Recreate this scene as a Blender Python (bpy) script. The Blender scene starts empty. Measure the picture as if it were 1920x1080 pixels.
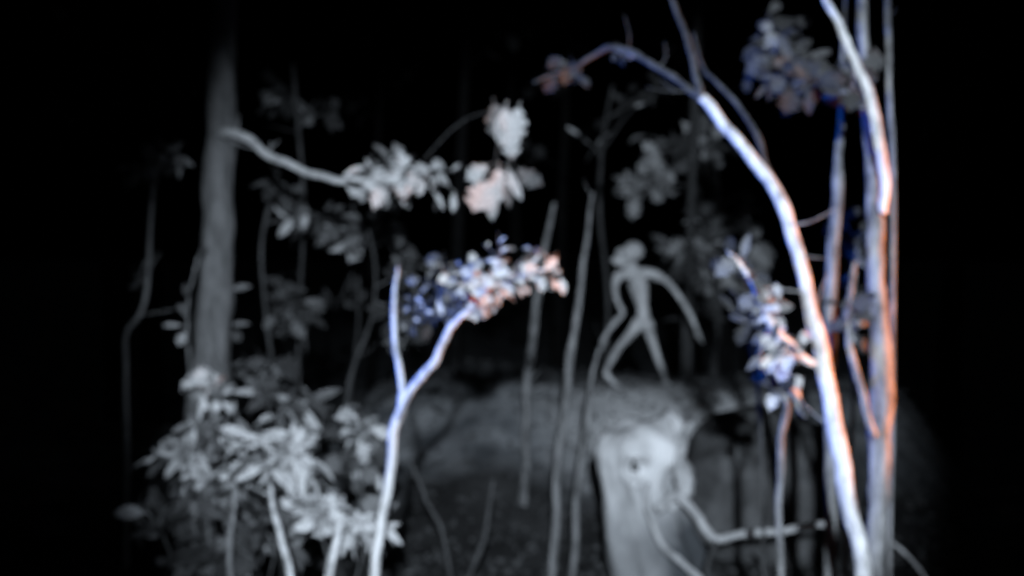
import bpy, bmesh, math, random
from mathutils import Vector, Matrix, noise, Quaternion
random.seed(7)
R = math.radians
sc = bpy.context.scene
col = sc.collection

# ------------------------------------------------------------------ camera
CAM = Vector((0, 0, 1.6)); PITCH = 2.0; F = 2000.0           # focal length in pixels of a 1920 px wide frame
cd = bpy.data.cameras.new('camera'); cam = bpy.data.objects.new('camera', cd); col.objects.link(cam)
cam.location = CAM; cam.rotation_euler = (R(90 - PITCH), 0, 0)
cd.sensor_width = 36; cd.lens = F / 1920 * 36; cd.clip_start = 0.05; cd.clip_end = 600
cd.dof.use_dof = True; cd.dof.focus_distance = 1.0; cd.dof.aperture_fstop = 3.8   # a cheap lens, focused too near
sc.camera = cam
# ------------------------------------------------------------------ night sky, faint moon, exposure
w = bpy.data.worlds.new('World'); sc.world = w; w.use_nodes = True
nt = w.node_tree; bg = nt.nodes['Background']
sky = nt.nodes.new('ShaderNodeTexSky'); sky.sky_type = 'NISHITA'; sky.sun_disc = False
sky.sun_elevation = R(-9); sky.sun_rotation = R(200)
nt.links.new(sky.outputs[0], bg.inputs[0]); bg.inputs[1].default_value = 0.05
sl = bpy.data.lights.new('moon', 'SUN'); sl.energy = 0.006; sl.angle = R(0.5); sl.color = (0.75, 0.88, 1)
so = bpy.data.objects.new('moon', sl); col.objects.link(so); so.rotation_euler = (R(58), 0, R(-12))
sc.view_settings.view_transform = 'Standard'; sc.view_settings.look = 'None'
sc.view_settings.exposure = 0; sc.view_settings.gamma = 1; sc.view_settings.use_curve_mapping = False

# ------------------------------------------------------------------ the night camera's own floodlight, plus two added coloured side spots
def flood(name, loc, aim, power, colour, cone, blend, size=0.06):
    l = bpy.data.lights.new(name, 'SPOT'); l.energy = power; l.color = colour
    l.spot_size = R(cone); l.spot_blend = blend; l.shadow_soft_size = size
    o = bpy.data.objects.new(name, l); col.objects.link(o); o.location = loc
    o.rotation_euler = (Vector(aim) - Vector(loc)).to_track_quat('-Z', 'Y').to_euler()
    return o
flood('floodlight_middle', (0.05, -2.2, 2.6), (0.36, 10, 0.62), 3400, (0.80, 0.92, 1.06), 36, 0.5)
flood('added_spot_blue', (-4.6, 3.6, 1.0), (1.3, 4.4, 1.95), 1700, (0.0, 0.14, 1.0), 34, 0.8)  # added spot without a real source, tints left edges blue
flood('added_spot_amber', (3.9, 4.3, 0.55), (0.0, 4.4, 2.0), 1450, (1.0, 0.22, 0.0), 42, 0.8)  # added spot without a real source, tints right edges amber

# ------------------------------------------------------------------ materials
def mat(name, c1, c2, scale=8, rough=0.8, bump=0.3, stretch=(1, 1, 1), c3=None, spec=0.3, trans=0.0):
    m = bpy.data.materials.new(name); m.use_nodes = True
    n = m.node_tree.nodes; L = m.node_tree.links; b = n['Principled BSDF']
    tc = n.new('ShaderNodeTexCoord'); mp = n.new('ShaderNodeMapping'); mp.inputs['Scale'].default_value = stretch
    L.new(tc.outputs['Object'], mp.inputs[0])
    no = n.new('ShaderNodeTexNoise'); no.inputs['Scale'].default_value = scale
    no.inputs['Detail'].default_value = 7; no.inputs['Roughness'].default_value = 0.65
    L.new(mp.outputs[0], no.inputs[0])
    cr = n.new('ShaderNodeValToRGB'); cr.color_ramp.elements[0].position = 0.36; cr.color_ramp.elements[1].position = 0.64
    cr.color_ramp.elements[0].color = (*c1, 1); cr.color_ramp.elements[1].color = (*c2, 1)
    if c3:
        e = cr.color_ramp.elements.new(0.5); e.color = (*c3, 1)
    L.new(no.outputs[0], cr.inputs[0]); L.new(cr.outputs[0], b.inputs['Base Color'])
    b.inputs['Roughness'].default_value = rough
    b.inputs['Specular IOR Level'].default_value = spec
    if bump:
        bp = n.new('ShaderNodeBump'); bp.inputs['Strength'].default_value = bump; bp.inputs['Distance'].default_value = 0.02
        L.new(no.outputs[0], bp.inputs['Height']); L.new(bp.outputs[0], b.inputs['Normal'])
    return m
def g(v, t=0.0): return (v * (1 - t), v, v * (1 + t))
M_dark = mat('rough_dark_bark', g(.08), g(.2), 6, .9, .6, (3, 3, .7))
M_far = mat('black_far_bark', g(.012), g(.035), 6, .9, .6, (3, 3, .7), spec=.05)  # bark of the far trees, darker than the near bark
M_pale = mat('smooth_pale_bark', g(.25), g(.8), 8, .85, .9, (3, 3, .9), g(.6), spec=.1)
M_bough = mat('pale_bough_bark', g(.35), g(.75), 7, .85, .9, (3, 3, .9), g(.6), spec=.1)
M_drift = mat('bleached_wood', g(.3), g(.62), 6, .85, .5, (2, 2, .8), spec=.1)
M_mid = mat('grey_bark', g(.1), g(.36), 8, .9, .9, (3, 3, .8), spec=.1)
M_dim = mat('dull_bark', g(.03), g(.09), 7, .8, .4, (3, 3, .6))
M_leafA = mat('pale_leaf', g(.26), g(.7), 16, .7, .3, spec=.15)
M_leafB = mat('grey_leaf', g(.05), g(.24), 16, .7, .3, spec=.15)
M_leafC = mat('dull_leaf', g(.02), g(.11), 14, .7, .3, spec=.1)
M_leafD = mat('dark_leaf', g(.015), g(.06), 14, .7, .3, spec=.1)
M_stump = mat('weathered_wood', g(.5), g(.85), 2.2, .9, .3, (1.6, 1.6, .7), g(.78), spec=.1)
def paint_stump_shade():  # shade painted into the stump's colour, darkest low on the right
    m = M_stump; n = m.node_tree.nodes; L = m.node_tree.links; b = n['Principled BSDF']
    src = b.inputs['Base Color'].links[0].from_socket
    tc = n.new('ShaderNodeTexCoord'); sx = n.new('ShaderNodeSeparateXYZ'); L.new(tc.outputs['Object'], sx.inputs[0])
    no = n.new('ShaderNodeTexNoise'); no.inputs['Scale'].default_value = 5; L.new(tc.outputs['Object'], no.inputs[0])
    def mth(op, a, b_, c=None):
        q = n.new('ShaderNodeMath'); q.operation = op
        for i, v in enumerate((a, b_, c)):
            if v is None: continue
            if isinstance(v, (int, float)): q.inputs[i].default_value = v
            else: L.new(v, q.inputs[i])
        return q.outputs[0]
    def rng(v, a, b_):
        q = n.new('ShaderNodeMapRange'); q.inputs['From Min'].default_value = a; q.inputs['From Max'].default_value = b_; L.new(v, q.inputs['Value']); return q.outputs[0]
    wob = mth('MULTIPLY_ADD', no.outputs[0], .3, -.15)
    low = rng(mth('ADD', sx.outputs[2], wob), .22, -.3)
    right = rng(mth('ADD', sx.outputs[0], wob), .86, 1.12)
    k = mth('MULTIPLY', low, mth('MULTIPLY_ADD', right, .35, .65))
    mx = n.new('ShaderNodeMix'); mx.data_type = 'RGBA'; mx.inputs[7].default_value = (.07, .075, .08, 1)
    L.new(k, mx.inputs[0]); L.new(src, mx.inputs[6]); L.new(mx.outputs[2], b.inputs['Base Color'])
paint_stump_shade()
M_rot_shade = mat('rotten_wood_shade', g(.02), g(.05), 6, .95, .5)  # dark wood of the knot hole, shade of the recess included in the colour
M_skin = mat('pale_skin', g(.4), g(.85), 5, .5, .1, spec=.4)
M_eye = mat('dark_eye', g(.01), g(.02), 5, .15, 0)
M_litter = mat('dry_litter', g(.06), g(.15), 9, .8, .2)
M_rock = mat('dark_rock', g(.05), g(.13), 5, .85, .5)

# ------------------------------------------------------------------ helpers
def P(px, py, d):
    """pixel of the 1920x1080 frame at a distance d along the view, as a point of the place"""
    u = (px - 960) / F; v = (540 - py) / F
    c, s = math.cos(R(PITCH)), math.sin(R(PITCH))
    return CAM + Vector((u * d, d * (c + v * s), d * (v * c - s)))
def sstep(a, b, x):
    t = max(0, min(1, (x - a) / (b - a))); return t * t * (3 - 2 * t)
def ground(x, y):
    px = 960 + F * x / max(y, 1)
    crest = 0.055 + 0.2 * math.exp(-((px - 900) / 90) ** 2) - 0.6 * (1 - sstep(560, 770, px)) - 1.3 * sstep(1640, 1860, px)
    z = -0.86 * sstep(0.5, 4.5, y)
    z += (crest + 0.86) * sstep(8.7, 11.7, y)
    z -= 1.7 * sstep(12.6, 19, y)
    z += 0.10 * noise.noise(Vector((x * .55, y * .55, 3))) * sstep(5, 8, y)
    z += 0.045 * noise.noise(Vector((x * 1.9, y * 1.9, 9)))
    z += 0.8 * noise.noise(Vector((x * .05, y * .05, 1))) * sstep(20, 50, y)
    return z
def mesh_obj(name, verts, faces, m, parent=None, smooth=True):
    me = bpy.data.meshes.new(name); me.from_pydata(verts, [], faces); me.update()
    if smooth: me.polygons.foreach_set('use_smooth', [True] * len(me.polygons))
    me.materials.append(m)
    o = bpy.data.objects.new(name, me); col.objects.link(o)
    if parent is not None: put(o, parent)
    return o
def put(o, parent):
    """parent an object whose mesh is given in world coordinates"""
    o.parent = parent; o.matrix_parent_inverse = world_of(parent).inverted()
def world_of(o):
    m = Matrix.LocRotScale(o.location, o.rotation_euler, o.scale)
    return m if o.parent is None else world_of(o.parent) @ o.matrix_parent_inverse @ m
def thing(name, label, cat, loc, group=None):
    o = bpy.data.objects.new(name, None); col.objects.link(o); o.location = loc
    o.empty_display_size = .1
    o['label'] = label; o['category'] = cat
    if group: o['group'] = group
    return o
def spline(pts, n=5):
    """Catmull-Rom through (Vector, radius)"""
    out = []
    for i in range(len(pts) - 1):
        p0 = pts[max(i - 1, 0)]; p1 = pts[i]; p2 = pts[i + 1]; p3 = pts[min(i + 2, len(pts) - 1)]
        for k in range(n):
            t = k / n
            def f(a, b, c, d): return .5 * ((2 * b) + (c - a) * t + (2 * a - 5 * b + 4 * c - d) * t * t + (3 * b - a - 3 * c + d) * t ** 3)
            out.append((f(p0[0], p1[0], p2[0], p3[0]), max(.0008, p1[1] + (p2[1] - p1[1]) * t)))
    out.append(pts[-1]); return out
def tube_geo(pts, sides=10, rough=0.1, n=5, V=None, Fc=None):
    V = [] if V is None else V; Fc = [] if Fc is None else Fc
    q = spline(pts, n); ref = Vector((0, 1, 0)); base = len(V); seed = random.random() * 50
    for i, (p, r) in enumerate(q):
        a = q[max(i - 1, 0)][0]; b = q[min(i + 1, len(q) - 1)][0]
        t = (b - a).normalized() if (b - a).length > 1e-6 else Vector((0, 0, 1))
        if rough > 0:
            kk = i * .2 + seed
            p = p + Vector((noise.noise(Vector((kk, 1, 0))), noise.noise(Vector((kk, 5, 0))), noise.noise(Vector((kk, 9, 0))))) * min(r, .02) * .65
            r = r * (1 + rough * 1.5 * noise.noise(Vector((kk * 1.7, 3, 3))))
        ref = (ref - t * ref.dot(t))
        if ref.length < 1e-3: ref = t.orthogonal()
        ref.normalize(); s = t.cross(ref)
        for k in range(sides):
            an = 2 * math.pi * k / sides
            dr = r * (1 + rough * noise.noise(Vector((math.cos(an) * 1.2 + seed, math.sin(an) * 1.2, i * .45))) * 2)
            V.append(p + ref * math.cos(an) * dr + s * math.sin(an) * dr)
    for i in range(len(q) - 1):
        for k in range(sides):
            a = base + i * sides + k; b = base + i * sides + (k + 1) % sides
            Fc.append((a, b, b + sides, a + sides))
    Fc.append(tuple(base + k for k in reversed(range(sides))))
    Fc.append(tuple(base + (len(q) - 1) * sides + k for k in range(sides)))
    return V, Fc
def W(path): return [(P(a[0], a[1], a[2]), a[3] / F * a[2]) for a in path]
def tube(name, path, m, parent, sides=10, rough=.1, n=5, world=False):
    pts = path if world else W(path)
    V, Fc = tube_geo(pts, sides, rough, n)
    return mesh_obj(name, V, Fc, m, parent)
def rooted(path, flare=1.25):
    """a path given from the lowest visible point upwards, led down into the ground"""
    p = W(path); b, r = p[0]; nx = p[1][0]
    lean = (b - nx) / max(1e-3, (b - nx).length)
    gz = ground(b.x, b.y)
    if b.z > gz:
        x = b.x + lean.x * .35 * (b.z - gz); y = b.y
        gz = ground(x, y)
        mid = Vector(((b.x + x) / 2 + .01, y, (b.z + gz) / 2))
        p = [(Vector((x, y, gz - .12)), r * flare * 1.15), (Vector((x, y, gz + .03)), r * flare), (mid, r * 1.06)] + p
    return p

# leaves: a few shared meshes, unit length along +Y, folded on the midrib, with a stalk
def leaf_mesh(name, wdt, droop, m, lobes=0):
    V = []; Fc = []; n = 9 if lobes else 6
    for i in range(n + 1):
        t = i / n
        ww = wdt * math.sin(math.pi * min(1, t * .93 + .04)) ** .8 * (1 + (.5 * math.sin(t * 20) if lobes else 0))
        if i == n: ww = .004
        z = -droop * t * t
        V += [(-ww, t + .02 * wdt, z + ww * .28), (0, t, z), (ww, t + .02 * wdt, z + ww * .28)]
    for i in range(n):
        a = 3 * i; Fc += [(a, a + 1, a + 4, a + 3), (a + 1, a + 2, a + 5, a + 4)]
    k = len(V); V += [(-.012, -.22, .0), (.012, -.22, .0), (.012, .03, 0), (-.012, .03, 0)]; Fc.append((k, k + 1, k + 2, k + 3))
    V2 = [(x, y, z - .012) for x, y, z in V]; off = len(V)
    F2 = [tuple(off + q for q in reversed(f)) for f in Fc]
    me = bpy.data.meshes.new(name); me.from_pydata(V + V2, [], Fc + F2); me.update(); me.materials.append(m)
    me.polygons.foreach_set('use_smooth', [True] * len(me.polygons))
    return me
LEAVES = {}
for key, m in (('A', M_leafA), ('B', M_leafB), ('C', M_leafC), ('D', M_leafD)):
    LEAVES[key] = {'broad': [leaf_mesh('leaf', .27, .3, m), leaf_mesh('leaf', .42, .2, m, 1), leaf_mesh('leaf', .3, .5, m, 1), leaf_mesh('leaf', .2, .6, m)],
                   'long': [leaf_mesh('leaf', .15, .3, m), leaf_mesh('leaf', .18, .12, m), leaf_mesh('leaf', .13, .45, m)]}
def leaf(parent, p, direction, size, kind='A', shape='broad', face=0.75):
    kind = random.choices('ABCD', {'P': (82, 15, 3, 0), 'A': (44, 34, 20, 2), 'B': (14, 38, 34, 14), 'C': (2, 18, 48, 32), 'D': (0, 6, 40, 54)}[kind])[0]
    if random.random() < .25: shape = 'long'
    me = random.choice(LEAVES[kind][shape])
    y = direction.normalized()
    nrm = (CAM - p).normalized() * face + Vector((random.uniform(-1, 1), random.uniform(-1, 1), random.uniform(-.4, 1.2))) * (1 - face * .55)
    nrm = nrm - y * nrm.dot(y)
    if nrm.length < .05: nrm = y.orthogonal()
    nrm.normalize(); x = y.cross(nrm)
    rot = Matrix((x, y, nrm)).transposed().to_4x4()
    o = bpy.data.objects.new('leaf', me); col.objects.link(o)
    o.parent = parent; o.matrix_parent_inverse = world_of(parent).inverted()
    o.location = p + y * .2 * size; o.rotation_euler = rot.to_euler(); o.scale = (size,) * 3
    return o
def spray(parent, a, b, n, size, kind='A', shape='broad', m=None, thick=.005, droop=.05, spread=1.0, face=.75, name='twig', via=None):
    """a twig from a to b (world) with n leaves along it"""
    L = (b - a).length
    mid = (a + b) / 2 + Vector((random.uniform(-.1, .1) * L, random.uniform(-.1, .1) * L, droop * L))
    if via is not None: mid = via
    pts = [(a, thick), (mid, thick * .7), (b, thick * .35)]
    tw = tube(name, pts, m or M_mid, parent, sides=6, rough=.05, n=4, world=True)
    q = spline(pts, 8); ax = (b - a).normalized()
    for i in range(n):
        t = .3 + .7 * (i + random.random() * .7) / max(1, n)
        p = q[min(len(q) - 1, int(t * (len(q) - 1)))][0]
        side = 1 if i % 2 else -1
        perp = ax.cross(Vector((0, 1, 0)))
        if perp.length < .1: perp = Vector((1, 0, 0))
        perp.normalize()
        d = ax * random.uniform(.3, .9) + perp * side * random.uniform(.4, 1) * spread + Vector((random.uniform(-.3, .3), random.uniform(-.5, .5), random.uniform(-.7, .15)))
        leaf(tw, p, d, size * random.uniform(.4, 1.35), kind, shape, face)
    return tw
def clump(parent, anchor, cx, cy, rx, ry, d, dd, nspray, nleaf, lpx, kind='A', shape='broad', m=None, thick=.005, face=.6):
    """sprays of leaves fanning out from a world anchor through an oval of the view at distance d +- dd"""
    c = P(cx, cy, d); size = lpx / F * d
    for i in range(nspray):
        an = random.uniform(0, 6.283); rr = math.sqrt(random.random())
        e = P(cx + rx * rr * math.cos(an), cy + ry * rr * math.sin(an), d + random.uniform(-dd, dd))
        s = anchor.lerp(e, random.uniform(.2, .7)) + Vector((random.uniform(-1, 1), random.uniform(-.5, .5), random.uniform(-1, 1))) * size * .5
        spray(parent, anchor, e, nleaf, size, kind, shape, m, thick, face=face, via=s)

# ------------------------------------------------------------------ ground
def build_ground():
    ys = [-30, -15, -5, 0, 1, 2, 3, 4, 5]; y = 5
    while y < 20: y += .11; ys.append(y)
    while y < 400: y *= 1.12; ys.append(y)
    xs = []; x = 0
    while x < 7: xs.append(x); x += .11
    while x < 400: xs.append(x); x = x * 1.25 + .1
    xs = [-a for a in reversed(xs[1:])] + xs
    V = [(a, b, ground(a, b)) for b in ys for a in xs]; n = len(xs)
    Fc = [(j * n + i, j * n + i + 1, (j + 1) * n + i + 1, (j + 1) * n + i) for j in range(len(ys) - 1) for i in range(n - 1)]
    m = mat('forest_soil', g(.015), g(.07), 1.1, .95, .8, c3=g(.035))
    nn = m.node_tree.nodes; L = m.node_tree.links; b = nn['Principled BSDF']
    # pale ground on the rise, dark soil elsewhere
    tc = nn.new('ShaderNodeTexCoord'); sx = nn.new('ShaderNodeSeparateXYZ'); L.new(tc.outputs['Object'], sx.inputs[0])
    mr = nn.new('ShaderNodeMapRange'); mr.inputs['From Min'].default_value = 9.5; mr.inputs['From Max'].default_value = 11.0
    n2 = nn.new('ShaderNodeTexNoise'); n2.inputs['Scale'].default_value = .9; n2.inputs['Detail'].default_value = 5
    ad = nn.new('ShaderNodeMath'); ad.operation = 'MULTIPLY_ADD'; ad.inputs[1].default_value = 3.2
    L.new(tc.outputs['Object'], n2.inputs[0]); L.new(n2.outputs[0], ad.inputs[0]); L.new(sx.outputs[1], ad.inputs[2])
    sub = nn.new('ShaderNodeMath'); sub.operation = 'SUBTRACT'; sub.inputs[1].default_value = 1.6; L.new(ad.outputs[0], sub.inputs[0])
    L.new(sub.outputs[0], mr.inputs['Value'])
    mx = nn.new('ShaderNodeMix'); mx.data_type = 'RGBA'
    src = b.inputs['Base Color'].links[0].from_socket
    n3 = nn.new('ShaderNodeTexNoise'); n3.inputs['Scale'].default_value = 2.4; n3.inputs['Detail'].default_value = 8
    L.new(tc.outputs['Object'], n3.inputs[0])
    cr = nn.new('ShaderNodeValToRGB'); cr.color_ramp.elements[0].position = .35; cr.color_ramp.elements[1].position = .65
    cr.color_ramp.elements[0].color = (.12, .13, .14, 1); cr.color_ramp.elements[1].color = (.42, .43, .44, 1)
    L.new(n3.outputs[0], cr.inputs[0])
    L.new(mr.outputs[0], mx.inputs[0]); L.new(src, mx.inputs[6]); L.new(cr.outputs[0], mx.inputs[7])
    # bleached bare sand where the figure's path tops the rise
    vm = nn.new('ShaderNodeMapping'); vm.vector_type = 'TEXTURE'; vm.inputs['Location'].default_value = (1.55, 11.1, 0); vm.inputs['Scale'].default_value = (1.15, 1.4, 9)
    vl = nn.new('ShaderNodeVectorMath'); vl.operation = 'LENGTH'; L.new(tc.outputs['Object'], vm.inputs[0]); L.new(vm.outputs[0], vl.inputs[0])
    va = nn.new('ShaderNodeMath'); va.operation = 'MULTIPLY_ADD'; va.inputs[1].default_value = 1.2; L.new(n3.outputs[0], va.inputs[0]); L.new(vl.outputs['Value'], va.inputs[2])
    v3 = nn.new('ShaderNodeMapRange'); v3.inputs['From Min'].default_value = 1.9; v3.inputs['From Max'].default_value = 1.1; L.new(va.outputs[0], v3.inputs['Value'])
    m3 = nn.new('ShaderNodeMix'); m3.data_type = 'RGBA'; m3.inputs[7].default_value = (.85, .85, .85, 1)
    L.new(v3.outputs[0], m3.inputs[0]); L.new(mx.outputs[2], m3.inputs[6]); L.new(m3.outputs[2], b.inputs['Base Color'])
    o = mesh_obj('ground', V, Fc, m); o['kind'] = 'structure'
build_ground()
# fallen leaves: far too many to count
def litter():
    V = []; Fc = []
    for i in range(9000):
        y = random.uniform(6.5, 13.2); x = random.uniform(-.42, .42) * y
        z = ground(x, y) + .012; s = random.uniform(.02, .05); a = random.uniform(0, 6.283)
        tx = random.uniform(-.6, .6); ty = random.uniform(-.6, .6); k = len(V)
        for u, v in ((-1, 0), (0, -.5), (1, 0), (0, .5)):
            dx = s * (u * math.cos(a) - v * math.sin(a)); dy = s * (u * math.sin(a) + v * math.cos(a))
            V.append((x + dx, y + dy, z + abs(tx) * .01 + dx * tx + dy * ty + s * .6))
        Fc.append((k, k + 1, k + 2, k + 3))
    o = mesh_obj('leaf_litter', V, Fc, M_litter, smooth=False); o['kind'] = 'stuff'
    o['label'] = 'dry fallen leaves strewn over the forest floor'; o['category'] = 'leaf litter'
litter()

def side_twigs(parent, path, n, length, m, up=.6):
    q = spline(W(path), 6)
    for i in range(n):
        p, r = q[random.randrange(2, len(q) - 1)]
        a = random.uniform(0, 6.283); d = Vector((math.cos(a), random.uniform(-.4, .4), abs(math.sin(a)) * up + random.uniform(-.2, .3))).normalized()
        L_ = length * random.uniform(.4, 1.2); p1 = p + d * L_ * .5 + Vector((0, 0, -.06 * L_)); p2 = p + d * L_ + Vector((random.uniform(-.3, .3), 0, random.uniform(-.2, .3))) * L_
        tube('twig', [(p, r * .3), (p1, r * .2), (p2, r * .08)], m, parent, 6, .1, 4, True)

# ------------------------------------------------------------------ big dim trunk on the left
D = 7.4
t = thing('old_tree', 'thick dim grey tree trunk rising at the left, bare bough sweeping out to the right', 'tree', Vector((P(385, 900, D).x, D, ground(P(385, 900, D).x, D))))
tp = rooted([(388, 900, D, 42), (392, 760, D, 40), (398, 640, D, 35), (405, 520, D, 31), (410, 400, D, 29), (414, 250, D, 27), (418, 100, D, 25), (422, -60, D, 23), (430, -400, D, 18), (440, -900, D, 10)], 1.5)
tube('trunk', tp, M_mid if False else M_dark, t, 20, .09, 6, True)
bough = tube('bough', [(415, 250, D - .1, 11), (435, 249, D - .25, 9), (468, 262, 7.0, 8), (510, 294, 6.8, 7.5), (560, 316, 6.6, 7), (610, 332, 6.4, 7), (645, 340, 6.3, 6), (700, 330, 6.2, 4.5), (760, 318, 6.1, 3.5), (800, 318, 6.0, 2)], M_bough, t, 10, .08, 6)
clump(bough, P(690, 332, 6.2), 765, 322, 100, 24, 6.1, .3, 16, 4, 34, 'P', m=M_mid, face=.9)
clump(bough, P(760, 318, 6.1), 735, 290, 30, 26, 6.1, .2, 2, 3, 32, 'A', m=M_mid, face=.9)
clump(bough, P(790, 320, 6.1), 842, 362, 22, 24, 6.1, .2, 3, 3, 28, 'A', 'long', m=M_mid, face=.9)
tw = tube('twig', [(795, 300, 6.0, 1.5), (850, 240, 5.9, 1.3), (905, 212, 5.8, 1.1), (935, 230, 5.75, 1.4), (930, 300, 5.75, 1.2), (925, 330, 5.7, 1)], M_dim, bough, 6, .05, 4)
for x, y, a, s in ((925, 185, -80, 62), (950, 190, -95, 70), (975, 192, -100, 60), (955, 235, -85, 52), (935, 200, -60, 60)):
    leaf(tw, P(x, y, 5.75), Vector((math.cos(R(a)), 0, math.sin(R(a)))), s / F * 5.75, 'P', 'broad', 1.1)
for x, y, a, s in ((920, 308, -150, 46), (935, 305, -90, 66), (950, 308, -70, 60), (965, 312, -40, 52), (915, 330, -110, 60), (905, 315, -120, 40), (925, 340, -95, 60), (945, 330, -80, 50)):
    leaf(tw, P(x, y, 5.7), Vector((math.cos(R(a)), 0, math.sin(R(a)))), s / F * 5.7, 'P', 'broad', 1.1)
side_twigs(bough, [(435, 249, D - .25, 9), (510, 294, 6.8, 7.5), (610, 332, 6.4, 7), (700, 330, 6.2, 4.5)], 7, .22, M_mid)
# ivy climbing this trunk is its own plant
iv = thing('ivy', 'small pale ivy leaves clinging to both sides of the thick left trunk', 'ivy', Vector((P(385, 900, D).x, D - .25, ground(P(385, 900, D).x, D))))
st = tube('stem', rooted([(372, 900, D - .2, 3), (362, 760, D - .18, 3), (352, 640, D - .14, 3), (354, 560, D - .14, 2.5), (372, 480, D - .14, 2)], 1), M_mid, iv, 6, .1, 5, True)
for x, y, a, s in ((345, 612, 170, 32), (350, 620, -120, 26), (352, 598, 120, 22), (432, 545, 20, 28), (430, 610, 10, 30), (434, 618, -50, 22), (356, 560, 110, 24), (432, 690, 30, 24), (352, 580, 160, 18), (398, 700, 200, 30), (372, 485, 60, 22)):
    leaf(st, P(x, y, D - .3), Vector((math.cos(R(a)), -.2, math.sin(R(a)))), s / F * D, 'A' if s > 27 else 'B', 'broad', 1)

# ------------------------------------------------------------------ forked sapling in the middle left
D = 4.6
t = thing('forked_sapling', 'slender bright sapling forking low down, its right arm ending in a leafy spray', 'tree', Vector((P(690, 1120, D).x, D, -.8)))
tp = rooted([(702, 1085, D, 9.5), (712, 1000, D, 9), (730, 900, D, 9), (738, 820, D, 9), (750, 765, D, 9), (760, 738, D, 8.5)], 1.3)
trunk = tube('trunk', tp, M_pale, t, 12, .07, 6, True)
tube('branch', [(757, 748, D, 6.5), (750, 700, D, 6), (742, 650, D + .05, 5), (738, 590, D + .1, 4.5), (742, 530, D + .1, 3.5), (746, 500, D + .15, 2)], M_pale, t, 8, .07, 6)
arm = tube('branch', [(757, 750, D, 8), (782, 715, D - .03, 8), (812, 680, D - .1, 7.5), (832, 640, D - .12, 7), (850, 608, D - .15, 6), (880, 580, D - .2, 4.5), (915, 545, D - .2, 3.5), (960, 515, D - .2, 2.5), (1030, 505, D - .2, 1.5)], M_pale, t, 10, .07, 6)
clump(arm, P(900, 560, 4.4), 925, 512, 135, 34, 4.4, .3, 26, 5, 21, 'P', m=M_mid, thick=.002, face=1.0)
clump(arm, P(880, 585, 4.4), 900, 568, 38, 20, 4.35, .1, 6, 4, 26, 'P', m=M_mid, thick=.002, face=1.0)
clump(arm, P(950, 515, 4.4), 1030, 462, 24, 18, 4.4, .1, 3, 3, 24, 'P', m=M_mid, thick=.002, face=1.0)
clump(arm, P(980, 510, 4.4), 1045, 520, 18, 10, 4.4, .1, 3, 3, 24, 'P', m=M_mid, thick=.002, face=1.0)
clump(arm, P(940, 515, 4.4), 925, 450, 42, 18, 4.4, .1, 4, 3, 20, 'P', m=M_mid, thick=.002, face=1.0)
clump(arm, P(870, 580, 4.4), 815, 500, 50, 38, 4.5, .1, 8, 4, 24, 'B', m=M_dim, thick=.002, face=1.0)
clump(arm, P(870, 580, 4.4), 770, 590, 45, 40, 4.6, .1, 8, 4, 24, 'B', m=M_dim, thick=.002, face=1.0)
tube('shoot', [(741, 800, D, 4), (752, 775, D - .02, 4.5), (770, 738, D - .02, 4), (790, 712, D - .01, 3)], M_mid, t, 8, .07, 5)

# ------------------------------------------------------------------ bushes in the lower left
def bush(name, label, cat, base_px, d, specs, group=None, stem_m=None):
    bx = P(base_px, 700, d).x; b = Vector((bx, d, ground(bx, d)))
    t = thing(name, label, cat, b, group)
    for (cx, cy, rx, ry, ns, nl, lpx, kind, shape) in specs:
        c = P(cx, cy + ry * .5, d)
        pts = [(b + Vector((random.uniform(-.05, .05), 0, -.05)), .011), (b.lerp(c, .5) + Vector((random.uniform(-.08, .08), .05, .05)), .008), (c, .005)]
        st = tube('stem', pts, stem_m or M_dim, t, 8, .1, 5, True)
        clump(st, c, cx, cy, rx, ry, d, .25, ns, nl, lpx, kind, shape, stem_m or M_mid, .0035)
    return t
bush('leafy_bush', 'spreading bush with long arching pale leaves in front of the thick left trunk', 'bush', 420, 5.6,
     [(350, 845, 60, 30, 14, 4, 40, 'P', 'long'), (515, 850, 80, 32, 20, 4, 48, 'P', 'long'), (400, 900, 80, 20, 14, 4, 40, 'P', 'long'), (430, 940, 90, 40, 9, 5, 44, 'C', 'broad'),
      (385, 725, 36, 32, 8, 4, 34, 'P', 'broad'), (410, 790, 70, 34, 9, 4, 42, 'B', 'long')])
bush('pale_bush', 'low clump of bright broad leaves at the foot of the forked sapling', 'bush', 640, 5.0,
     [(595, 950, 55, 34, 15, 5, 36, 'P', 'broad'), (690, 985, 48, 22, 10, 5, 32, 'P', 'broad'), (640, 965, 70, 30, 10, 5, 34, 'P', 'broad')])
bush('small_bush', 'small upright leafy shrub close against the left side of the forked sapling', 'bush', 665, 5.9,
     [(675, 800, 42, 40, 12, 4, 32, 'A', 'broad'), (665, 860, 45, 35, 7, 4, 36, 'B', 'broad')])
bush('drooping_bush', 'dull bush with drooping leaves behind the arching pale leaves, between trunk and sapling', 'bush', 560, 7.0,
     [(535, 740, 50, 35, 7, 5, 50, 'B', 'long'), (490, 690, 40, 25, 4, 4, 40, 'C', 'broad'), (590, 800, 40, 40, 5, 4, 40, 'C', 'broad')])
bush('dull_bush', 'dark leafy undergrowth along the bottom left corner below the arching leaves', 'bush', 380, 5.2,
     [(300, 960, 60, 50, 8, 5, 40, 'C', 'broad'), (420, 1010, 80, 60, 14, 5, 46, 'C', 'broad'), (520, 1000, 50, 50, 8, 5, 40, 'C', 'broad'), (380, 1060, 100, 30, 8, 5, 40, 'C', 'broad')])
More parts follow.
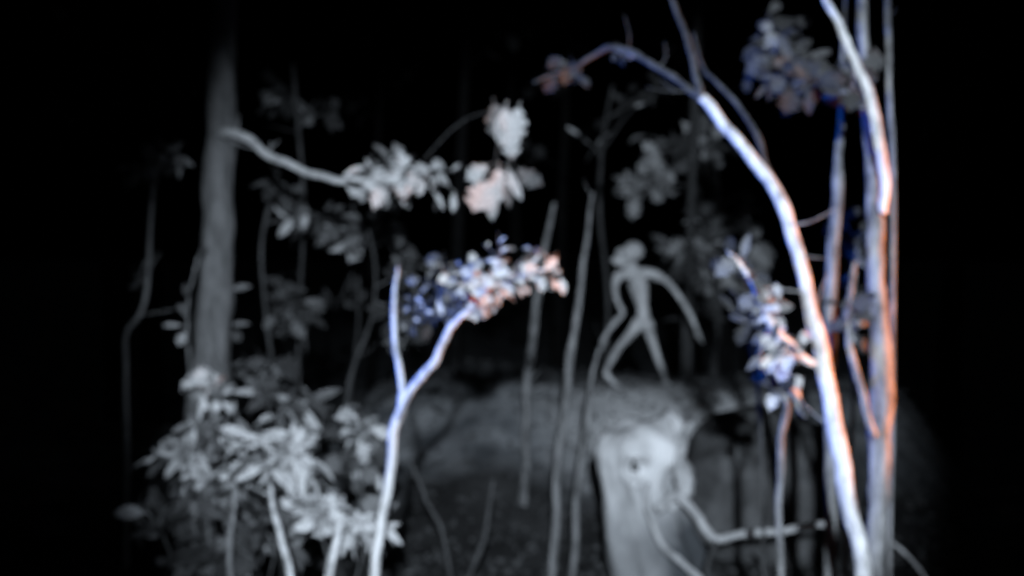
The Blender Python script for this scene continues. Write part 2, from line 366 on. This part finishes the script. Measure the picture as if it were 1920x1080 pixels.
# three thin stems under the pale clump
def pole(name, label, cat, path, m, group=None, sides=8, flare=1.15):
    p = rooted(path, flare); b = p[0][0]
    t = thing(name, label, cat, Vector((b.x, b.y, ground(b.x, b.y))), group)
    tube('stem', p, m, t, sides, .12, 5, True)
    side_twigs(t, path, 2, .025 * path[0][2], m)
    return t
pole('thin_stem', 'thin bright stem leaning left under the bright clump of leaves', 'stem', [(545, 1085, 4.7, 7), (528, 1010, 4.75, 6), (512, 950, 4.85, 5), (505, 900, 4.95, 3)], M_pale, 'thin stems under the bright clump')
pole('thin_stem', 'thin bright stem leaning right under the bright clump, next to the forked sapling', 'stem', [(618, 1085, 4.7, 8), (632, 1010, 4.75, 7), (640, 960, 4.85, 5), (644, 930, 4.95, 3)], M_pale, 'thin stems under the bright clump')
pole('thin_stem', 'dull stem at the bottom edge directly below the thick left trunk', 'stem', [(432, 1085, 4.9, 5), (430, 1020, 4.9, 5), (438, 960, 5.0, 4), (440, 900, 5.1, 3)], M_mid, 'thin stems under the bright clump')

# ------------------------------------------------------------------ faint woods behind, left
def dim_tree(label, path, m, clumps, group='faint saplings in the background', name='sapling'):
    t = pole(name, label, 'tree', path, m, group)
    d = path[-1][2]
    for (ax, ay, cx, cy, rx, ry, ns, nl, lpx, kind, shape) in clumps:
        br = tube('branch', [(ax, ay, d, 3), ((ax + cx) / 2, (ay + cy) / 2 - 4, d, 2.2), (cx, cy, d, 1.5)], m, t, 6, .1, 5)
        clump(br, P(cx, cy, d), cx, cy, rx, ry, d, .35, ns, nl, lpx, kind, shape, m, .004, face=.4)
    return t
dim_tree('faint crooked sapling at the far left edge beyond the thick trunk', [(236, 690, 8.2, 4.5), (238, 625, 8.2, 4.5), (262, 590, 8.2, 4.5), (276, 540, 8.2, 4.5), (281, 440, 8.3, 4), (290, 330, 8.3, 3), (300, 290, 8.3, 2)], M_bough,
         [(285, 340, 275, 315, 40, 22, 6, 4, 30, 'P', 'broad'), (290, 320, 330, 300, 25, 20, 3, 4, 28, 'A', 'broad'), (280, 480, 262, 520, 26, 20, 2, 3, 26, 'A', 'broad')])
dim_tree('dim sapling with hanging leaves close to the right of the thick left trunk', [(520, 760, 9, 4), (500, 600, 9, 4), (490, 480, 9, 4), (500, 400, 9, 3), (520, 350, 9, 2)], M_dim,
         [(490, 450, 520, 350, 50, 26, 5, 4, 30, 'C', 'broad'), (495, 420, 600, 405, 60, 30, 9, 5, 34, 'B', 'broad'), (495, 520, 545, 560, 45, 60, 8, 4, 30, 'C', 'broad'), (497, 600, 545, 620, 40, 30, 5, 4, 30, 'C', 'broad'), (600, 400, 655, 432, 22, 18, 4, 4, 34, 'A', 'broad'), (600, 400, 715, 425, 36, 18, 5, 4, 34, 'B', 'broad')])
dim_tree('faint thin sapling leaning behind the forked sapling on its left', [(650, 760, 8, 4.5), (662, 690, 8, 4.5), (682, 640, 8, 4), (700, 580, 8, 3), (704, 500, 8, 2.5), (690, 430, 8, 2)], M_dim,
         [(700, 600, 755, 590, 40, 45, 9, 4, 32, 'B', 'broad'), (703, 540, 770, 510, 40, 30, 6, 4, 30, 'C', 'broad'), (700, 560, 765, 625, 36, 18, 4, 4, 32, 'B', 'broad')])
dim_tree('very faint straight sapling between the leaning sapling and the thick left trunk', [(655, 750, 11, 3), (672, 600, 11, 3), (668, 450, 11, 3), (660, 380, 11, 2)], M_dim, [(668, 500, 640, 560, 30, 40, 4, 4, 22, 'C', 'broad')])
# slanting poles left of the walking figure
pole('slanting_pole', 'dim leaning stem farthest left of the three beside the walking figure', 'tree', [(985, 815, 9.6, 7.2), (990, 760, 9.6, 7.2), (988, 710, 9.6, 8.0), (1000, 630, 9.6, 8.0), (1008, 550, 9.6, 7.2), (1020, 470, 9.6, 5.6), (1040, 380, 9.6, 3.2)], M_mid, 'leaning stems beside the walking figure')
pole('slanting_pole', 'tallest leaning stem in the middle of the three beside the walking figure', 'tree', [(1046, 860, 7.8, 7.2), (1060, 760, 7.8, 7.2), (1070, 660, 7.8, 7.2), (1082, 590, 7.8, 6.8), (1092, 500, 7.8, 5.2), (1102, 440, 7.8, 4.0), (1112, 360, 7.8, 2.4)], M_mid, 'leaning stems beside the walking figure')
pole('slanting_pole', 'short leaning stem nearest the pale stump, its top at the walking foot', 'tree', [(1080, 940, 7.6, 6.4), (1092, 860, 7.6, 6.4), (1102, 790, 7.6, 5.6), (1108, 720, 7.6, 4.8), (1124, 650, 7.6, 2.4)], M_mid, 'leaning stems beside the walking figure')
pole('low_shoot', 'faint curved shoot at the bottom centre of the dark ground', 'stem', [(878, 1085, 6.4, 4.5), (905, 1020, 6.4, 4.5), (918, 950, 6.4, 4.5), (925, 900, 6.4, 3)], M_dim, 'shoots on the dark ground')
pole('low_shoot', 'faint bent shoot just right of the forked sapling', 'stem', [(830, 1000, 6.6, 3.5), (800, 940, 6.6, 4), (785, 900, 6.6, 4.5), (768, 860, 6.6, 3)], M_dim, 'shoots on the dark ground')
pole('low_shoot', 'short dim shoot in the bottom right corner under the fallen branch', 'stem', [(1440, 1085, 6.2, 4.5), (1422, 1055, 6.2, 4.5), (1405, 1035, 6.2, 3)], M_dim, 'shoots on the dark ground')

# ------------------------------------------------------------------ pale stump with roots
def stump():
    d = 7.3
    rows = [(1150, 1150, 1345), (1080, 1148, 1330), (1030, 1140, 1318), (980, 1136, 1296), (940, 1132, 1282), (905, 1128, 1258), (880, 1122, 1262), (850, 1116, 1286), (830, 1122, 1288), (812, 1136, 1286), (798, 1156, 1280), (788, 1190, 1262)]
    cx0 = P(1215, 1080, d); gz = ground(cx0.x, d)
    t = thing('tree_stump', 'pale weathered gnarled stump with a dark knot hole beside the walking figure\'s path', 'stump', Vector((cx0.x, d, gz)))
    # resample the rows
    S = 44; V = []; Fc = []; N = 64
    ys = [1150 + (786 - 1150) * i / (N - 1) for i in range(N)]
    def edge(y):
        for a, b in zip(rows, rows[1:]):
            if b[0] <= y <= a[0]:
                u = (a[0] - y) / (a[0] - b[0]); u = u * u * (3 - 2 * u) * .5 + u * .5
                return a[1] + (b[1] - a[1]) * u, a[2] + (b[2] - a[2]) * u
        return rows[-1][1:]
    hole = P(1186, 868, d)
    for i, y in enumerate(ys):
        l, r = edge(y); c = P((l + r) / 2, y, d); hw = (r - l) / 2 / F * d
        top = max(0, 1 - (y - 786) / 26); dep = hw * (.72 - .25 * top)
        for k in range(S):
            a = 2 * math.pi * k / S
            nz = .06 * noise.noise(Vector((math.cos(a) * 2.2, math.sin(a) * 2.2, c.z * 1.6))) + .035 * noise.noise(Vector((math.cos(a) * 6, math.sin(a) * 6, c.z * 3)))
            x = c.x + (hw + nz * (.5 + .5 * abs(math.sin(a)))) * math.cos(a); yy = c.y + dep * math.sin(a) + nz * 1.5 * math.sin(a) + top * .15
            z = c.z + .10 * noise.noise(Vector((x * 5, yy * 5, 2))) * sstep(900, 786, y)
            if math.sin(a) < 0:
                q = math.hypot((x - hole.x) / .052, (z - hole.z) / .075)
                yy += .20 * math.exp(-q ** 3.2) * 1.0
                yy -= .035 * math.exp(-((q - 1.35) / .35) ** 2)
                # a fold running down the wood
                fx = (x - (P(1250, y, d).x)) / .05; yy += .07 * math.exp(-fx * fx) * sstep(1000, 940, y) * sstep(860, 905, y)
            V.append((x, yy, z))
    for i in range(N - 1):
        for k in range(S):
            a = i * S + k; b = i * S + (k + 1) % S
            Fc.append((a, b, b + S, a + S))
    cc = sum((Vector(V[(N - 1) * S + k]) for k in range(S)), Vector()) / S
    V.append(tuple(cc - Vector((0, 0, .05)))); ci = len(V) - 1
    for k in range(S): Fc.append(((N - 1) * S + k, (N - 1) * S + (k + 1) % S, ci))
    gm = ground(cx0.x, d)
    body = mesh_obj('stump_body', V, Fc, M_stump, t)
    bm = bmesh.new(); bm.from_mesh(body.data); bmesh.ops.recalc_face_normals(bm, faces=bm.faces); bm.to_mesh(body.data); bm.free()
    # rotten disc over the hole's mouth, its shade put into the dark colour
    hv = []; hf = []
    for k in range(14): hv.append((hole.x + .042 * math.cos(k / 14 * 6.283), 0, hole.z + .062 * math.sin(k / 14 * 6.283)))
    yh = min(v[1] for v in V if math.hypot(v[0] - hole.x, v[2] - hole.z) < .04) - .006
    hv = [(a, yh + .01 * math.sin(i * 2), c) for i, (a, b, c) in enumerate(hv)] + [(a, yh + .05, c) for a, b, c in hv]
    hf = [tuple(range(14))] + [(k, (k + 1) % 14, 14 + (k + 1) % 14, 14 + k) for k in range(14)]
    mesh_obj('knot_hole', hv, hf, M_rot_shade, t)
    tube('root', [(1216, 905, 7.03, 3), (1214, 945, 7.0, 6), (1226, 990, 6.98, 6), (1250, 1030, 6.95, 6), (1290, 1065, 6.9, 6), (1330, 1100, 6.85, 7)], M_drift, t, 10, .12, 6)
    tube('root', [(1262, 850, 7.3, 10), (1280, 885, 7.2, 20), (1286, 912, 7.15, 18), (1276, 935, 7.1, 12), (1256, 955, 7.1, 8)], M_drift, t, 12, .14, 6)
    tube('burl', [(1256, 842, 7.15, 6), (1274, 824, 7.15, 8), (1288, 806, 7.2, 7), (1300, 792, 7.25, 4)], M_drift, t, 10, .14, 5)
stump()
# fallen branch running right from the stump
fb = thing('fallen_branch', 'pale crooked fallen branch reaching from the stump across to the leaning tree', 'branch', Vector((P(1340, 1005, 6.9).x, 6.9, ground(1.3, 6.9))))
tube('branch', [(1235, 955, 6.95, 9), (1268, 930, 6.9, 9), (1300, 958, 6.85, 8.5), (1322, 990, 6.8, 8), (1345, 1012, 6.75, 8), (1380, 1003, 6.7, 7.5), (1430, 998, 6.6, 7), (1480, 994, 6.5, 6.5), (1530, 984, 6.4, 6), (1580, 985, 6.3, 5), (1640, 1000, 6.2, 4), (1700, 1040, 6.1, 3), (1740, 1090, 6.0, 2.5)], M_drift, fb, 10, .1, 6)
tube('offshoot', [(1345, 1012, 6.75, 6), (1330, 1050, 6.72, 5), (1322, 1110, 6.7, 5), (1318, 1180, 6.7, 5)], M_dim, fb, 8, .1, 4)
# rounded dark rocks low in the rise
def rock(label, cx, cy, rx, ry, d):
    c = P(cx, cy, d); bm = bmesh.new(); bmesh.ops.create_icosphere(bm, subdivisions=4, radius=1)
    sx = rx / F * d; sz = ry / F * d
    for v in bm.verts:
        n_ = noise.noise(v.co * 1.3 + Vector((cx, 0, 0))) * .25 + noise.noise(v.co * 4) * .06
        v.co *= 1 + n_
        v.co = Vector((v.co.x * sx, v.co.y * sx * .7, v.co.z * sz))
    me = bpy.data.meshes.new('rock'); bm.to_mesh(me); bm.free(); me.materials.append(M_rock)
    me.polygons.foreach_set('use_smooth', [True] * len(me.polygons))
    o = bpy.data.objects.new('boulder', me); col.objects.link(o); o.location = (c.x, c.y, c.z)
    o['label'] = label; o['category'] = 'boulder'
rock('broad smooth dark boulder between the pale stump and the leaning tree', 1440, 930, 165, 170, 8.6)

# ------------------------------------------------------------------ the walking figure
def figure():
    d0 = 11.9
    def J(px, py, r, dy=0.0): return (P(px, py, d0 + dy), r / F * d0)
    V = []; Fc = []
    def chain(js, sides=14, n=5):
        tube_geo(js, sides, 0, n, V, Fc)
    def ball(px, py, rx, ry, rz, dy=0.0, rot=0.0):
        c = P(px, py, d0 + dy); bm = bmesh.new(); bmesh.ops.create_uvsphere(bm, u_segments=20, v_segments=14, radius=1)
        Mr = Matrix.Rotation(R(rot), 3, 'Y'); k = len(V)
        for v in bm.verts:
            q = Mr @ Vector((v.co.x * rx, v.co.y * ry, v.co.z * rz)); V.append(c + q)
        for f in bm.faces: Fc.append(tuple(k + v.index for v in f.verts))
        bm.free()
    # torso
    chain([J(1186, 500, 8), J(1190, 514, 8.5), J(1194, 524, 13), J(1196, 536, 18.5), J(1198, 548, 18), J(1201, 562, 15), J(1204, 578, 11), J(1206, 592, 11), J(1206, 606, 14), J(1206, 620, 11)], 18)
    chain([J(1158, 525, 8.5, .02), J(1176, 520, 10, .02), J(1196, 519, 11, .02), J(1217, 519, 10, .02), J(1233, 523, 8.5, .02)], 14)
    ball(1158, 526, .055, .055, .06, .02); ball(1233, 525, .055, .055, .06, .02)     # shoulders
    ball(1199, 614, .08, .09, .085); ball(1214, 616, .08, .09, .085)
    # head: crown, face and jaw thrust forward to the left
    ball(1189, 477, .115, .10, .10, 0, 35)
    ball(1173, 488, .125, .085, .085, -.02, 38)
    ball(1160, 498, .075, .06, .055, -.03, 40)
    chain([J(1158, 488, 3, -.05), J(1149, 494, 3.6, -.06), J(1153, 499, 3, -.05)], 8, 3)     # nose
    chain([J(1166, 506, 5, -.02), J(1177, 504, 7, 0), J(1186, 501, 8)], 10, 3)
    ball(1194, 487, .018, .03, .032, -.09)                                              # ear
    # arms and hands
    def arm(js, hdir):
        chain(js, 12)
        w_, r_ = js[-1]; h = Vector(hdir).normalized(); side = h.cross(Vector((0, 1, 0))).normalized(); dep = Vector((0, 1, 0))
        palm = w_ + h * .085
        chain([(w_, r_ * .95), (w_ + h * .04, .030), (palm, .036), (palm + h * .01, .028)], 10, 3)
        for i, ln in enumerate((.078, .09, .085, .066)):
            o_ = palm + dep * (i - 1.5) * .021; f1 = o_ + h * ln * .5 + side * .004; f2 = o_ + h * ln * .95 + side * .022
            chain([(o_, .0105), (f1, .0095), (f2, .0075)], 8, 3)
        th = w_ + h * .03 - dep * .025
        chain([(th, .012), (th + h * .035 - dep * .03, .0105), (th + h * .075 - dep * .035 + side * .01, .008)], 8, 3)
    arm([J(1158, 526, 9.0), J(1153, 545, 5.6), J(1157, 570, 4.7, .02), J(1167, 594, 4.7, .03), J(1152, 612, 5.5, -.03), J(1135, 636, 3.4, -.08)], (-.35, -.1, -1))
    arm([J(1233, 524, 9.0), J(1252, 536, 6.0, .03), J(1270, 558, 5.2, .05), J(1286, 582, 4.7, .06), J(1297, 602, 4.5, .03), J(1306, 624, 3.6, .0)], (.3, -.1, -1))
    # legs and feet
    chain([J(1198, 612, 13.0), J(1183, 632, 9.0, -.05), J(1164, 654, 6.9, -.10), J(1158, 663, 6.9, -.11), J(1148, 680, 6.0, -.08), J(1136, 704, 3.9, -.04)], 14)
    chain([J(1213, 614, 13.0), J(1221, 640, 8.6, .04), J(1230, 668, 6.5, .05), J(1233, 678, 6.5, .05), J(1240, 696, 6.0, .06), J(1248, 719, 3.9, .08)], 14)
    chain([J(1134, 700, 5, -.03), J(1138, 710, 6, -.04), J(1148, 722, 5.5, -.07), J(1158, 730, 4.5, -.09), J(1166, 733, 3, -.1)], 10, 3)
    chain([J(1245, 722, 5, .1), J(1250, 725, 5.5, .07), J(1256, 728, 5, .0), J(1262, 731, 4, -.06), J(1265, 732, 2.5, -.1)], 10, 3)
    for i in range(5):
        a = J(1160, 731, 2.2, -.09 + (i - 2) * .018); b = J(1169, 734, 1.8, -.1 + (i - 2) * .02); chain([a, b], 8, 2)
        a = J(1260 + i, 731, 2.2, -.06); b = J(1262 + i * 2, 734, 1.8, -.14); chain([a, b], 8, 2)
    me = bpy.data.meshes.new('tmp'); me.from_pydata([tuple(v) for v in V], [], Fc); me.update()
    bm = bmesh.new(); bm.from_mesh(me); bmesh.ops.recalc_face_normals(bm, faces=bm.faces); bm.to_mesh(me); bm.free()
    o = bpy.data.objects.new('tmp', me); col.objects.link(o)
    rm = o.modifiers.new('r', 'REMESH'); rm.mode = 'VOXEL'; rm.voxel_size = .0075
    sm = o.modifiers.new('s', 'SMOOTH'); sm.iterations = 5; sm.factor = .5
    dg = bpy.context.evaluated_depsgraph_get(); dg.update()
    body = bpy.data.meshes.new_from_object(o.evaluated_get(dg)); bpy.data.objects.remove(o)
    body.name = 'body'; body.materials.clear(); body.materials.append(M_skin)
    body.polygons.foreach_set('use_smooth', [True] * len(body.polygons))
    f1 = P(1160, 734, d0); zmin = min(v.co.z for v in body.vertices)
    base = Vector((P(1205, 730, d0).x, d0, zmin))
    t = thing('person', 'pale gaunt bare figure striding along the rise with head thrust forward', 'person', base)
    bo = bpy.data.objects.new('body', body); col.objects.link(bo); put(bo, t)
    for px, py, dy in ((1168, 484, -.095), (1157, 490, -.075)):
        c = P(px, py, d0 + dy); bm = bmesh.new(); bmesh.ops.create_uvsphere(bm, u_segments=12, v_segments=8, radius=.014)
        me = bpy.data.meshes.new('eye'); bm.to_mesh(me); bm.free(); me.materials.append(M_eye)
        e = bpy.data.objects.new('eye', me); col.objects.link(e); e.location = c; put(e, t)
    mo = tube('mouth', [J(1148, 503, 1, -.07), J(1154, 505, 1.3, -.085), J(1163, 504, 1, -.09)], M_eye, t, 6, 0, 3, True)
    # set the feet on the ground
    gz = max(ground(P(1155, 730, 11.8).x, 11.8), ground(P(1250, 728, d0).x, d0)) - .012
    t.location.z += 0
    bpy.context.view_layer.update()
    t.location = (base.x, base.y, gz)
    print('figure shift', gz - zmin)
figure()

# ------------------------------------------------------------------ leaning tree on the right
D = 4.2
p = [(1622, 1085, D, 15), (1600, 980, D, 15), (1580, 880, D, 15.5), (1558, 760, D, 15.5), (1540, 660, D, 15), (1515, 550, D, 12.5), (1488, 450, D + .02, 12), (1462, 370, D + .05, 12), (1430, 322, D + .08, 11.5), (1385, 268, D + .12, 10), (1345, 215, D + .18, 9.5), (1312, 180, D + .22, 8.5)]
rp = rooted(p, 1.25)
t = thing('leaning_tree', 'bright smooth tree on the right leaning left and arching over the clearing', 'tree', Vector((rp[0][0].x, D, ground(rp[0][0].x, D))))
tube('trunk', rp, M_pale, t, 18, .07, 6, True)
bA = tube('branch', [(1316, 184, D + .2, 7.5), (1280, 158, D + .3, 6), (1235, 128, D + .4, 6), (1195, 105, D + .5, 6), (1150, 88, D + .6, 6), (1120, 100, D + .7, 4.5), (1080, 125, D + .75, 3.5), (1035, 140, D + .8, 2.5), (1000, 155, D + .8, 1.5)], M_dim, t, 10, .12, 6)
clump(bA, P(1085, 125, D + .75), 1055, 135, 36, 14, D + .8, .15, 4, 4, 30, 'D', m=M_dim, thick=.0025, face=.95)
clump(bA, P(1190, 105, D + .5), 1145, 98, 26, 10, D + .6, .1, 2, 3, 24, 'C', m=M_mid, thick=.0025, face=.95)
tube('branch', [(1314, 184, D + .2, 6.5), (1308, 150, D + .25, 6), (1298, 110, D + .3, 6), (1284, 60, D + .4, 5), (1268, 20, D + .5, 4.5), (1250, -40, D + .6, 3.5), (1230, -160, D + .8, 2)], M_dim, t, 10, .1, 6)
bB = tube('branch', [(1442, 330, D + .07, 6.5), (1432, 290, D + .15, 5.5), (1412, 240, D + .25, 5), (1385, 200, D + .4, 4.5), (1340, 150, D + .5, 4), (1318, 128, D + .6, 3), (1300, 60, D + .8, 2)], M_dim, t, 10, .1, 6)
br = tube('branch', [(1538, 690, D, 8), (1510, 672, D - .03, 8), (1480, 645, D - .06, 8), (1452, 615, D - .1, 8), (1430, 575, D - .1, 7), (1415, 540, D - .1, 5.5), (1395, 505, D - .1, 4.5), (1365, 470, D - .1, 3)], M_pale, t, 10, .15, 6)
clump(br, P(1440, 600, D - .1), 1445, 560, 40, 40, D - .1, .12, 9, 4, 27, 'A', m=M_mid, thick=.0025, face=.95)
clump(br, P(1400, 510, D - .1), 1395, 500, 34, 28, D - .1, .12, 4, 4, 34, 'B', m=M_mid, thick=.0025, face=.95)
clump(br, P(1415, 545, D - .1), 1462, 535, 18, 10, D - .1, .1, 2, 3, 30, 'A', m=M_mid, thick=.0025, face=.95)
clump(br, P(1500, 670, D - .05), 1445, 650, 50, 45, D - .05, .15, 13, 4, 30, 'A', m=M_mid, thick=.0025, face=.95)
clump(br, P(1440, 600, D - .1), 1375, 575, 24, 40, D, .12, 3, 3, 32, 'C', m=M_mid, thick=.0025, face=.95)
side_twigs(t, [(1588, 920, D, 10), (1540, 660, D, 10), (1488, 450, D, 9), (1430, 322, D + .08, 8)], 7, .2, M_mid)
side_twigs(bA, [(1316, 184, D + .2, 6), (1235, 128, D + .4, 5), (1150, 88, D + .6, 4), (1080, 125, D + .75, 3.5)], 5, .16, M_dim, .2)
# vine looping under that branch
vp = [(1462, 990, 4.7, 6.5), (1462, 900, 4.7, 6.5), (1466, 820, 4.65, 6), (1474, 755, 4.6, 6.5), (1452, 728, 4.55, 6), (1432, 700, 4.5, 5.5), (1424, 665, 4.4, 5.5), (1432, 632, 4.3, 5), (1446, 612, 4.2, 4)]
rv = rooted(vp, 1.1)
t = thing('climbing_vine', 'thin hooked vine rising from the ground and curling up to the leafy side branch', 'vine', Vector((rv[0][0].x, 4.7, ground(rv[0][0].x, 4.7))))
tube('stem', rv, M_mid, t, 8, .1, 6, True)
sd = tube('shoot', [(1474, 750, 4.6, 5), (1484, 735, 4.55, 4.5), (1500, 770, 4.5, 4), (1512, 782, 4.5, 3)], M_mid, t, 8, .1, 5)
clump(sd, P(1474, 735, 4.55), 1478, 715, 34, 28, 4.5, .1, 4, 3, 36, 'B', m=M_mid, thick=.0025, face=.95)
pole('slender_sapling', 'dull short sapling standing just left of the hooked vine', 'tree', [(1428, 860, 5.4, 4), (1425, 780, 5.4, 4), (1418, 700, 5.4, 4), (1408, 640, 5.4, 3)], M_dim)

# ------------------------------------------------------------------ upright tree at the right edge
D = 4.5
p = [(1640, 1085, D, 17), (1644, 1000, D, 18), (1648, 920, D, 19), (1650, 820, D, 21), (1653, 740, D, 21), (1650, 640, D, 19), (1644, 560, D, 17), (1642, 470, D, 16), (1640, 390, D + .03, 15), (1638, 330, D + .05, 14)]
rp = rooted(p, 1.2)
t = thing('upright_tree', 'thick bright upright tree at the right edge behind the leaning one', 'tree', Vector((rp[0][0].x, D, ground(rp[0][0].x, D))))
tube('trunk', rp + W([(1630, 250, D + .15, 11), (1622, 120, D + .25, 10), (1616, 0, D + .35, 9), (1610, -160, D + .5, 7), (1600, -400, D + .6, 4)]), M_mid, t, 18, .08, 6, True)
tube('branch', [(1655, 400, D - .05, 9), (1660, 350, D - .08, 9), (1652, 290, D - .1, 10), (1642, 240, D - .1, 10.5), (1636, 195, D - .05, 10), (1618, 150, D, 9), (1600, 105, D + .05, 8), (1575, 50, D + .1, 7), (1550, 0, D + .15, 6.5), (1520, -80, D + .2, 5), (1480, -220, D + .3, 3)], M_pale, t, 12, .08, 6)
bC = tube('branch', [(1634, 205, D, 7), (1612, 195, D + .03, 7), (1590, 178, D + .1, 6), (1550, 150, D + .3, 4.5), (1500, 130, D + .5, 3.5), (1450, 110, D + .6, 2)], M_mid, t, 8, .1, 6)
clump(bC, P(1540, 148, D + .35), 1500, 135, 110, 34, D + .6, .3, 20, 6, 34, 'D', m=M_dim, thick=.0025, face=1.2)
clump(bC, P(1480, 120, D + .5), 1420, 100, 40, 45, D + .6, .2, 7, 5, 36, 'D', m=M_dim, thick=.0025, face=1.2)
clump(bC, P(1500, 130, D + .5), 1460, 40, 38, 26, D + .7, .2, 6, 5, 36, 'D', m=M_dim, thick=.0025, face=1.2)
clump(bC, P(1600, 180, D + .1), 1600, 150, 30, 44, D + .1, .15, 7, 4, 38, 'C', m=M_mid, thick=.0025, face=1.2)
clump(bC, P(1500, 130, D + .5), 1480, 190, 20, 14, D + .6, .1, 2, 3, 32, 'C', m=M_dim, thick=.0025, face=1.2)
tube('branch', [(1640, 820, D - .05, 7), (1628, 780, D - .08, 7), (1612, 720, D - .08, 7), (1598, 670, D - .05, 6.5), (1590, 620, D, 6), (1592, 560, D + .05, 5), (1604, 490, D + .1, 4)], M_mid, t, 10, .1, 6)
clump(t, P(1598, 640, D), 1590, 580, 24, 50, D, .1, 5, 3, 30, 'B', m=M_mid, thick=.0025, face=.95)
pole('slender_tree', 'dull upright stem between the leaning tree and the tree at the right edge', 'tree', [(1556, 720, 5.2, 11), (1556, 620, 5.2, 12), (1560, 520, 5.2, 12), (1566, 420, 5.2, 11), (1572, 330, 5.2, 9), (1576, 250, 5.3, 7), (1580, 120, 5.4, 5), (1590, -60, 5.5, 3)], M_mid)
pole('slender_tree', 'very thin dark stem hard against the right edge, up at the top', 'tree', [(1668, 1085, 5.0, 4), (1672, 800, 5.0, 4), (1675, 500, 5.0, 4.5), (1673, 300, 5.0, 5), (1668, 150, 5.0, 5), (1664, 0, 5.1, 5), (1658, -200, 5.2, 3)], M_mid)

# ------------------------------------------------------------------ dim foliage behind the figure on the right
dim_tree('dim bushy tree with pale blurred foliage above and right of the walking figure', [(1345, 720, 14, 7), (1340, 700, 14, 7), (1345, 560, 14, 8), (1330, 430, 14, 7), (1300, 330, 14, 5), (1280, 270, 14, 3)], M_dim,
         [(1335, 480, 1310, 465, 45, 40, 12, 5, 40, 'A', 'broad'), (1335, 460, 1350, 400, 60, 50, 8, 5, 34, 'C', 'broad'), (1310, 350, 1210, 350, 50, 30, 9, 5, 36, 'P', 'broad'), (1300, 320, 1310, 285, 70, 26, 10, 5, 38, 'A', 'broad'), (1290, 290, 1240, 275, 40, 16, 4, 4, 36, 'P', 'broad'), (1345, 520, 1345, 520, 40, 35, 8, 4, 36, 'A', 'broad'), (1340, 420, 1390, 470, 40, 40, 11, 5, 44, 'P', 'broad'), (1340, 560, 1300, 590, 60, 40, 5, 4, 34, 'C', 'broad')], name='bushy_tree')
dim_tree('dark tall tree with few leaves under the arch of the leaning tree', [(1135, 700, 13, 5), (1140, 560, 13, 5), (1125, 400, 13, 5), (1130, 260, 13, 4), (1150, 160, 13, 3)], M_dim,
         [(1130, 280, 1190, 200, 40, 40, 4, 3, 24, 'C', 'broad'), (1128, 300, 1105, 268, 12, 16, 2, 2, 40, 'A', 'long'), (1140, 220, 1240, 170, 30, 30, 3, 3, 24, 'C', 'broad')])
dim_tree('dark trunk standing in the gap right of the walking figure\'s trailing leg', [(1284, 760, 13.5, 11), (1286, 690, 13.5, 11), (1290, 560, 13.5, 10), (1300, 300, 13.5, 9), (1310, 0, 13.5, 8)], M_dim, [], 'faint saplings in the background')
dim_tree('dark thin tree behind the upper left bough with faint leaves above it', [(560, 620, 10, 4), (570, 400, 10, 4), (560, 250, 10, 4), (550, 120, 10, 3)], M_dim,
         [(560, 220, 545, 180, 60, 30, 7, 4, 30, 'C', 'broad'), (560, 240, 600, 215, 50, 20, 4, 4, 28, 'C', 'broad')])
# big leaves climbing beside the right trunk
dim_tree('dull leafy sapling filling the gap right of the leaning trunk', [(1590, 900, 6.0, 4), (1600, 760, 6.0, 4), (1596, 600, 6, 4), (1610, 450, 6, 3)], M_mid,
         [(1600, 600, 1600, 570, 26, 60, 6, 4, 30, 'B', 'broad'), (1606, 470, 1600, 440, 30, 60, 6, 4, 30, 'C', 'broad')])
# farther trunks lost in the dark
far = [(-9, 24), (-6.5, 19), (-3.6, 27), (-1.2, 22), (1.3, 30), (3.4, 21), (5.2, 26), (8.2, 20), (-12, 33), (11, 31), (0.2, 36), (6.5, 38)]
wh = ['leftmost of the faint trees in the dark forest behind', 'second faint tree from the left in the dark forest behind', 'faint distant tree behind the thick left trunk and bough', 'faint distant tree behind the hanging leaf cluster', 'faint distant tree behind the walking figure', 'faint distant tree seen behind the leaning tree', 'faint distant tree past the right of the upright tree', 'far right tree nearly lost in the black forest', 'outermost left tree deep in the black forest', 'outermost right tree deep in the black forest', 'most distant tree in the middle of the black forest', 'most distant tree right of the upright trunk in the black forest']
for (x, y), s in zip(far, wh):
    gz = ground(x, y); h = random.uniform(9, 13); r = random.uniform(.1, .2)
    tt = thing('forest_tree', s, 'tree', Vector((x, y, gz)), 'trees lost in the dark background')
    lean = random.uniform(-.6, .6)
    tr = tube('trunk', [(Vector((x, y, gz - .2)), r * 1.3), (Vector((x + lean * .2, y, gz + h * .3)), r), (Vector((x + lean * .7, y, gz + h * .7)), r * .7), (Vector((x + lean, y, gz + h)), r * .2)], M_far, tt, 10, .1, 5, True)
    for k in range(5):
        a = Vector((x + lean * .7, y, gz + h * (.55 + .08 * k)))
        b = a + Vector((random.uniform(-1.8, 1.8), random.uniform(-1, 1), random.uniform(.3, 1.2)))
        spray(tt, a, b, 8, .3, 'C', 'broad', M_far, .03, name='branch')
